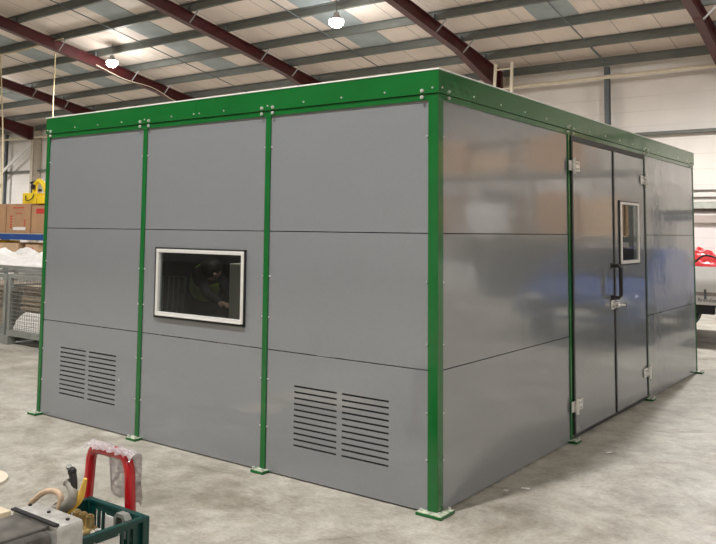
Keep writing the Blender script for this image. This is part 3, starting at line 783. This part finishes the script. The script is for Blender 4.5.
MB().tube([(-12.6, 5.15, 2.28), (-12.5, 5.10, 2.17), (-12.35, 5.12, 2.20), (-12.3, 5.15, 2.30)], .010, 8).build('cable', 'black', t, True)
tag(blob('paper_sheet', 'label', -8.20, -7.35, 2.28, 2.80, .001, .015, 8, 3, .3), 'white sheet lying on the floor under the mesh cage', 'paper sheet')

# ------------------------------------------------------------------ right background: truck, and what the doors mirror
t = thing('flatbed_truck', 'white flatbed truck with dark lettering behind the right end of the booth', 'truck', (-2.0, 9.9, 0))
YT = 9.0
MB().box(-4.6, .6, YT, YT+.028, .775, 1.16, .006).build('side_board', 'truckw', t)
MB().box(-4.6, .6, YT+2.0, YT+2.04, .82, 1.16, .006).build('side_board', 'truckw', t)
MB().box(.56, .6, YT+.04, YT+2.0, .82, 1.16).build('tailboard', 'truckw', t)
MB().box(-4.6, .6, YT+.04, YT+2.0, .76, .815).build('bed_floor', 'cagegrey', t)
MB().box(-4.6, .6, YT+.03, YT+.09, .70, .82).build('bed_rail', 'headpink', t)
sg = MB().box(-3.0, .6, YT-.005, YT+.028, .585, .72, .004).build('side_guard', 'truckw', t)
text('lettering', 'Brendse', .080, (-.615, YT-.007, .632), (PI/2, 0, 0), 'blackpl', sg)
MB().box(-.52, -.49, YT-.02, YT, .67, .82).build('latch', 'steelgrey', t)
for y in (YT+.45, YT+1.45): MB().box(-4.6, .5, y-.04, y+.04, .52, .76).build('chassis_rail', 'black', t)
for x, yy in ((-1.33, YT+.30), (-1.33, YT+1.74), (-4.2, YT+.30), (-4.2, YT+1.74)):
    w = MB().cyl((x, yy-.13, .36), (x, yy+.13, .36), .36, n=32).build('wheel', 'tyre', t, True)
    MB().cyl((x, yy-.14, .36), (x, yy-.10, .36), .19, n=20).build('rim', 'galv_l', w, True)
MB().box(-1.55, -.40, YT+.05, YT+.16, .44, .60, .01).build('axle_box', 'black', t)
MB().cyl((.15, YT+.3, .48), (.15, YT+.9, .48), .14, n=16).build('tank', 'black', t, True)
MB().box(-6.3, -4.7, YT+.1, YT+1.95, .45, 2.05, .08).build('cab', 'truckw', t)
tag(blob('red_tarpaulin', 'redtarp', -2.3, .2, YT+.12, YT+1.3, .817, .48, 44, 8, .55), 'crumpled bright red tarpaulin heaped on the bed of the white truck', 'tarpaulin')
b = MB(); b.tube([(-.95, YT+.08, 1.30), (-.72, YT+.08, 1.20), (-.5, YT+.08, 1.33), (-.2, YT+.08, 1.22)], .015, 8)
tag(b.build('tie_strap', 'black', smooth=True), 'black strap over the red tarpaulin', 'strap')

# blue car, mirrored in the doors
t = thing('blue_car', 'blue car outside the right edge, mirrored in the grey doors', 'car', (2.3, 9.6, 0))
cx0, cx1, cy0, cy1 = 1.1, 2.9, 7.6, 11.6
b = MB()
prof = [(cy0, .35), (cy0-.02, .68), (cy0+.15, .82), (cy0+1.05, .92), (cy0+1.75, 1.38), (cy1-1.1, 1.42), (cy1-.25, 1.0), (cy1, .9), (cy1, .35)]
b.prism(prof, cx0, cx1, 0)
bmesh.ops.bevel(b.b, geom=list(b.b.edges), offset=.07, segments=3, affect='EDGES')
b.build('car_body', 'bluecar', t, True)
MB().box(cx0+.15, cx1-.15, cy0-.06, cy0+.02, .46, .62, .01).build('grille', 'black', t)
MB().box((cx0+cx1)/2-.26, (cx0+cx1)/2+.26, cy0-.08, cy0-.03, .42, .53).build('number_plate', 'label', t)
for x in (cx0+.28, cx1-.28): MB().sph((x, cy0+.02, .66), .10, (1.5, .5, .8)).build('headlamp', 'label', t, True)
for x in (cx0+.08, cx1-.08):
    for y in (cy0+.75, cy1-.8): MB().cyl((x-.1, y, .32), (x+.1, y, .32), .32, n=24).build('wheel', 'tyre', t, True)
b = MB(); b.prism([(cy0+1.12, .98), (cy0+1.72, 1.36), (cy0+1.70, 1.40), (cy0+1.08, 1.01)], cx0+.18, cx1-.18, 0); b.build('windscreen', 'blackpl', t)
t = thing('yellow_forklift', 'yellow forklift outside the right edge, mirrored at the booth end', 'forklift', (1.9, 13.2, 0))
MB().box(1.1, 2.3, 12.6, 14.2, .25, 1.15, .08).build('chassis', 'yellow', t)
MB().box(1.15, 1.25, 12.7, 12.8, 1.1, 2.1).box(2.15, 2.25, 12.7, 12.8, 1.1, 2.1).box(1.15, 1.25, 13.8, 13.9, 1.1, 2.1).box(2.15, 2.25, 13.8, 13.9, 1.1, 2.1).box(1.1, 2.3, 12.65, 13.95, 2.05, 2.12).build('cage_guard', 'black', t)
MB().box(1.3, 1.4, 12.3, 12.42, .05, 2.4).box(2.0, 2.1, 12.3, 12.42, .05, 2.4).box(1.3, 2.1, 12.33, 12.40, 1.9, 2.0).build('mast', 'steelgrey', t)
for x in (1.15, 2.25):
    for y in (12.95, 13.9): MB().cyl((x-.1, y, .27), (x+.1, y, .27), .27, n=20).build('wheel', 'tyre', t, True)
t = thing('tall_rack', 'tall grey pallet rack outside the right edge, mirrored in the door side', 'rack', (6.0, 15.5, 0))
for x in (3.4, 6.2, 9.0):
    for y in (15.0, 16.0): MB().box(x-.05, x+.05, y-.04, y+.04, 0, 4.6).build('upright', 'galv', t)
for z in (1.5, 3.1):
    for y in (14.96, 16.04): MB().box(3.4, 9.0, y-.025, y+.025, z-.06, z+.06).build('beam', 'galv', t)
    MB().box(3.4, 9.0, 15.0, 16.0, z+.06, z+.08).build('deck', 'wood', t)
for i, (x0, w, z, h, mt) in enumerate(((4.7, 1.3, 3.181, .95, 'card'), (6.5, 1.0, 3.181, .6, 'cardl'), (7.7, .9, 3.181, .9, 'card'), (3.6, 1.0, 1.581, .9, 'cardl'), (4.9, .9, 1.581, 1.1, 'card'), (6.6, 1.2, 1.581, .8, 'sheet'), (8.0, .8, 1.581, 1.0, 'card'), (3.7, 1.6, 0, .9, 'sheet'), (5.7, 1.6, 0, 1.0, 'engblack'), (7.5, 1.2, 0, .8, 'sheet'))):
    cardboard(x0, x0+w, 15.1, 15.9, z, z+h, 'pallet load on the tall rack outside the right edge, seen only mirrored', mt, grp='pallet loads on the tall rack')

# ------------------------------------------------------------------ foreground: crate, pump, red frame
t = thing('plastic_crate', 'dark green plastic crate with slatted sides on the floor under the red tube frame', 'crate', (-.80, -1.88, 0))
cx0, cx1, cy0, cy1, ch = -1.005, -.60, -2.07, -1.67, .30
def crate_side(ax, c, a0, a1):
    hs = []
    w = (a1-a0)
    # slats in lower zone, window openings in upper zone
    n = 9
    for i in range(n):
        h0 = a0 + .05 + i*(w-.10)/n
        hs.append((h0+.006, h0+(w-.10)/n-.010, .045, .145))
        if i % 9 not in (3, 4, 5): hs.append((h0+.006, h0+(w-.10)/n-.010, .172, .262))
    th = .010
    if ax == 'x': mp = lambda a, d, z: (a, c - d, z)
    else: mp = lambda a, d, z: (c - d, a, z)
    p = holes(a0, a1, .012, ch-.018, hs, th, mp, 'side_panel', 'teal', t)
    m = (a0+a1)/2
    if ax == 'x': MB().box(m-.062, m+.062, c-.014, c+.004, .190, .255).build('label_card', 'label', p)
    else: MB().box(c-.014, c+.004, m-.062, m+.062, .190, .255).build('label_card', 'label', p)
crate_side('x', cy1, cx0, cx1); crate_side('x', cy0+.01, cx0, cx1); crate_side('y', cx1, cy0, cy1); crate_side('y', cx0+.01, cy0, cy1)
b = MB()
o_ = .018
for (a, c, d_, e) in ((cx0-o_, cx1+o_, cy1-.012, cy1+o_), (cx0-o_, cx1+o_, cy0-o_, cy0+.012), (cx0-o_, cx0+.012, cy0, cy1), (cx1-.012, cx1+o_, cy0, cy1)):
    b.box(a, c, d_, e, ch-.018, ch, .003)
b.build('rim', 'teal', t)
MB().box(cx0, cx1, cy0, cy1, 0, .012).build('crate_base', 'teal', t)
for x in (cx0, cx1):
    for y in (cy0, cy1): MB().box(x-.02, x+.02, y-.02, y+.02, .01, ch-.002, .005).build('corner_post', 'teal', t)
tag(MB().prism([(-.745, .235), (-.745, .30), (-.728, .322), (-.68, .322), (-.655, .295), (-.655, .22), (-.672, .22), (-.672, .28), (-.69, .305), (-.72, .305), (-.73, .29), (-.73, .235)], -1.728, -1.690, 1).build('grey_clip', 'cagegrey'), 'grey plastic clip hooked over the back rim of the green crate', 'clip')

t = thing('brass_pump', 'brass pump head with three round caps sitting in the green crate', 'pump', (-.85, -1.84, .012))
MB().box(-.93, -.77, -1.90, -1.77, .012, .15, .008).build('mount', 'steelgrey', t)
MB().box(-.925, -.765, -1.885, -1.79, .15, .255, .012).build('pump_body', 'brass', t)
for x in (-.893, -.843, -.793):
    MB().cyl((x, -1.825, .255), (x, -1.825, .300), .022, .020, n=16).cyl((x, -1.825, .300), (x, -1.825, .306), .014, n=6).build('cap', 'brass', t)
    MB().cyl((x, -1.885, .20), (x, -1.900, .20), .019, n=12).build('plug', 'brass', t, True)
MB().cyl((-.765, -1.93, .20), (-.735, -1.975, .20), .055, n=24).cyl((-.785, -1.90, .20), (-.765, -1.93, .20), .03, n=16).build('pulley', 'blackpl', t, True)
MB().cyl((-.765, -1.83, .235), (-.725, -1.83, .235), .014, n=10).cyl((-.725, -1.83, .225), (-.725, -1.83, .26), .016, n=6).build('fitting', 'chrome', t)
for i, (x, y, a) in enumerate(((-.66, -1.95, .3), (-.72, -1.78, 1.2), (-.66, -1.85, 2.0))):
    tag(MB().beam((x-.07*math.cos(a), y-.05*math.sin(a), .05), (x+.07*math.cos(a), y+.05*math.sin(a), .06), .05, .07, bev=.01).build('machine_part', ('greyhose', 'engblack', 'hose')[i]),
        ('dusty grey metal part lying in the bottom of the crate', 'dark metal part lying against the back of the crate', 'tan metal part lying in the middle of the crate')[i], 'machine part')

# red tube frame
t = thing('red_tube_frame', 'glossy red bent tube frame standing upright behind the green crate', 'tube frame', (-.95, -1.60, 0))
b = MB()
FY = -1.60
b.tube([(-1.135, FY, 0.0), (-1.125, FY, .20), (-1.105, FY, .40), (-1.098, FY, .460), (-1.078, FY, .497), (-1.04, FY, .512), (-.96, FY, .513), (-.86, FY, .513), (-.822, FY, .495), (-.800, FY, .455), (-.792, FY, .40), (-.778, FY, .20), (-.768, FY, 0.0)], .027, 16)
b.build('bent_tube', 'red', t, True)
MB().box(-1.21, -1.10, FY-.06, FY+.06, 0, .012).box(-.825, -.71, FY-.06, FY+.06, 0, .012).build('foot_plate', 'steelgrey', t)
# film over the top bar
b = MB(); g = []
nx, ns = 26, 16
for i in range(nx+1):
    u = i/nx; x = -1.12 + u*.37; r = []
    for j in range(ns+1):
        v = j/ns
        if v < .5:
            a = -PI*.42 + PI*1.05*(v/.5); y = FY - math.sin(a)*-.035; z = .514 + math.cos(a)*.036; y = FY + math.sin(a)*.036
            if u < .05 or u > .93: z -= .014
        else:
            k = (v-.5)/.5; drop = .20*k if .33 < u else .035*k*(.4+u)
            y = FY + .036 + .012*k; z = .487 - drop
            if u >= .33: x += 0
        n_ = noise.noise(V((u*9, v*9, 1.3)))*.009 + noise.noise(V((u*24, v*20, 4.3)))*.006
        r.append(b.b.verts.new((x + n_, y + n_, z + n_)))
    g.append(r)
for i in range(nx):
    for j in range(ns): b.b.faces.new((g[i][j], g[i+1][j], g[i+1][j+1], g[i][j+1]))
bmesh.ops.solidify(b.b, geom=list(b.b.faces), thickness=.002)
tag(b.build('packing_film', 'plasticw', smooth=True), 'crumpled whitish packing film draped over the top bar of the red frame', 'packing film')

# engine
t = thing('petrol_engine', 'dirty black and aluminium engine housing in the bottom left corner', 'engine', (-.6, -2.5, 0))
b = MB(); b.box(-.745, -.425, -2.86, -2.262, .17, .435, .03); b.box(-.70, -.47, -2.86, -2.262, .43, .446, .008)
b.build('cowl', 'engblack', t, True)
b = MB(); b.box(-.748, -.420, -2.258, -2.125, .16, .452, .022)
b.build('end_casting', 'castalu', t, True)
MB().box(-.74, -.43, -2.262, -2.240, .449, .456).build('gasket', 'black', t)
for x in (-.72, -.585, -.455):
    MB().cyl((x, -2.185, .452), (x, -2.185, .458), .008, n=10).build('bolt', 'black', t)
MB().cyl((-.420, -2.19, .36), (-.413, -2.19, .36), .009, n=10).build('bolt', 'galv_l', t)
MB().box(-.62, -.58, -2.50, -2.46, .446, .452, .002).build('clip', 'galv_l', t)
MB().box(-.4262, -.4235, -2.72, -2.42, .33, .345).build('red_stripe', 'redprint', t)
MB().box(-.72, -.45, -2.80, -2.20, .04, .17, .02).build('sump', 'engblack', t)
for y in (-2.3, -2.7): MB().box(-.78, -.40, y-.04, y+.04, 0, .04).build('foot', 'steelgrey', t)

# hoses and strap
tag(MB().tube([(-.90, -2.105, .02), (-.89, -2.105, .32), (-.844, -2.105, .429), (-.808, -2.105, .462), (-.758, -2.105, .497), (-.708, -2.105, .518), (-.655, -2.105, .525), (-.622, -2.105, .508), (-.635, -2.105, .44), (-.66, -2.105, .35)], .0125, 10).build('tan_hose', 'hose', smooth=True), 'tan rubber hose looping up behind the engine', 'hose')
t = thing('rubber_elbow', 'dusty grey rubber elbow pipe with a black branch standing up behind the engine', 'pipe', (-.6, -2.09, 0))
b = MB(); b.tube([(-.70, -2.10, .02), (-.70, -2.10, .30), (-.677, -2.09, .435), (-.630, -2.09, .462), (-.582, -2.085, .492), (-.563, -2.085, .525), (-.581, -2.085, .550), (-.611, -2.085, .568)], lambda k: (.024 if k < .6 else .024-.028*(k-.6)) + (.006*(k-.95)/.05 if k > .95 else 0), 16)
b.build('grey_pipe', 'greyhose', t, True)
b = MB(); b.tube([(-.575, -2.082, .505), (-.568, -2.078, .545), (-.578, -2.075, .582), (-.590, -2.075, .610)], lambda k: .011+.006*k, 14)
b.sph((-.591, -2.075, .615), .019)
b.build('black_branch', 'black', t, True)
MB().cyl((-.598, -2.085, .628), (-.594, -2.09, .640), .012, n=10).build('hose_fitting', 'cagegrey', t, True)
b = MB()
b.tube([(-.66, -2.07, .02), (-.65, -2.07, .32), (-.620, -2.07, .425), (-.583, -2.065, .468), (-.548, -2.065, .506), (-.529, -2.065, .545), (-.511, -2.065, .597)], lambda k: .007+.008*math.sin(PI*min(1, max(0, (k-.35)/.65))), 12)
tag(b.build('yellow_strap', 'yellowst', smooth=True), 'yellow curved handle rising between rubber elbow and red frame', 'handle')
# lid and board on the floor at the left edge
tag(MB().cyl((-2.66, -1.375, 0), (-2.66, -1.375, .02), .235, n=48).build('round_lid', 'lid', smooth=True), 'round cream lid lying on the floor at the left edge', 'lid')
b = MB(); b.box(-2.75, -1.80, -2.15, -1.60, 0, .07, .004)
tag(b.build('plywood_board', 'wood'), 'pale plywood slab on the floor behind the engine', 'board')
# scraps by the corner
for (x, y, w, a, lab) in ((.11, .68, .03, .4, 'tiny white scrap on the floor beside the door side, nearest the corner post'), (.19, .80, .055, .2, 'small white scrap on the shaded floor by the door side'), (.33, 2.0, .05, 1.0, 'small pale scrap on the floor below the left door')):
    tag(MB().beam((x-w/2*math.cos(a), y-w/2*math.sin(a), .006), (x+w/2*math.cos(a), y+w/2*math.sin(a), .008), .02, .005).build('floor_scrap', 'label'), lab, 'scrap', 'white scraps on the floor')

for o in list(bpy.data.objects):
    if o.parent: continue
    k = {'plastic_crate': 1.07, 'brass_pump': 1.07, 'grey_clip': 1.0, 'red_tube_frame': 1.05, 'petrol_engine': 1.05}.get(o.name)
    if k: o.scale.z = k
    if o.name in ('packing_film',): o.location.z += .023

# ------------------------------------------------------------------ world and view
w = bpy.data.worlds.new('world'); sc.world = w; w.use_nodes = True
w.node_tree.nodes['Background'].inputs[0].default_value = (.6, .7, .9, 1); w.node_tree.nodes['Background'].inputs[1].default_value = .3
vs = sc.view_settings
vs.view_transform = 'Standard'; vs.look = 'None'; vs.exposure = 0.48; vs.gamma = 1; vs.use_curve_mapping = False
sc.cycles.max_bounces = 10; sc.cycles.diffuse_bounces = 6; sc.cycles.use_denoising = True
sc.cycles.sample_clamp_indirect = 6
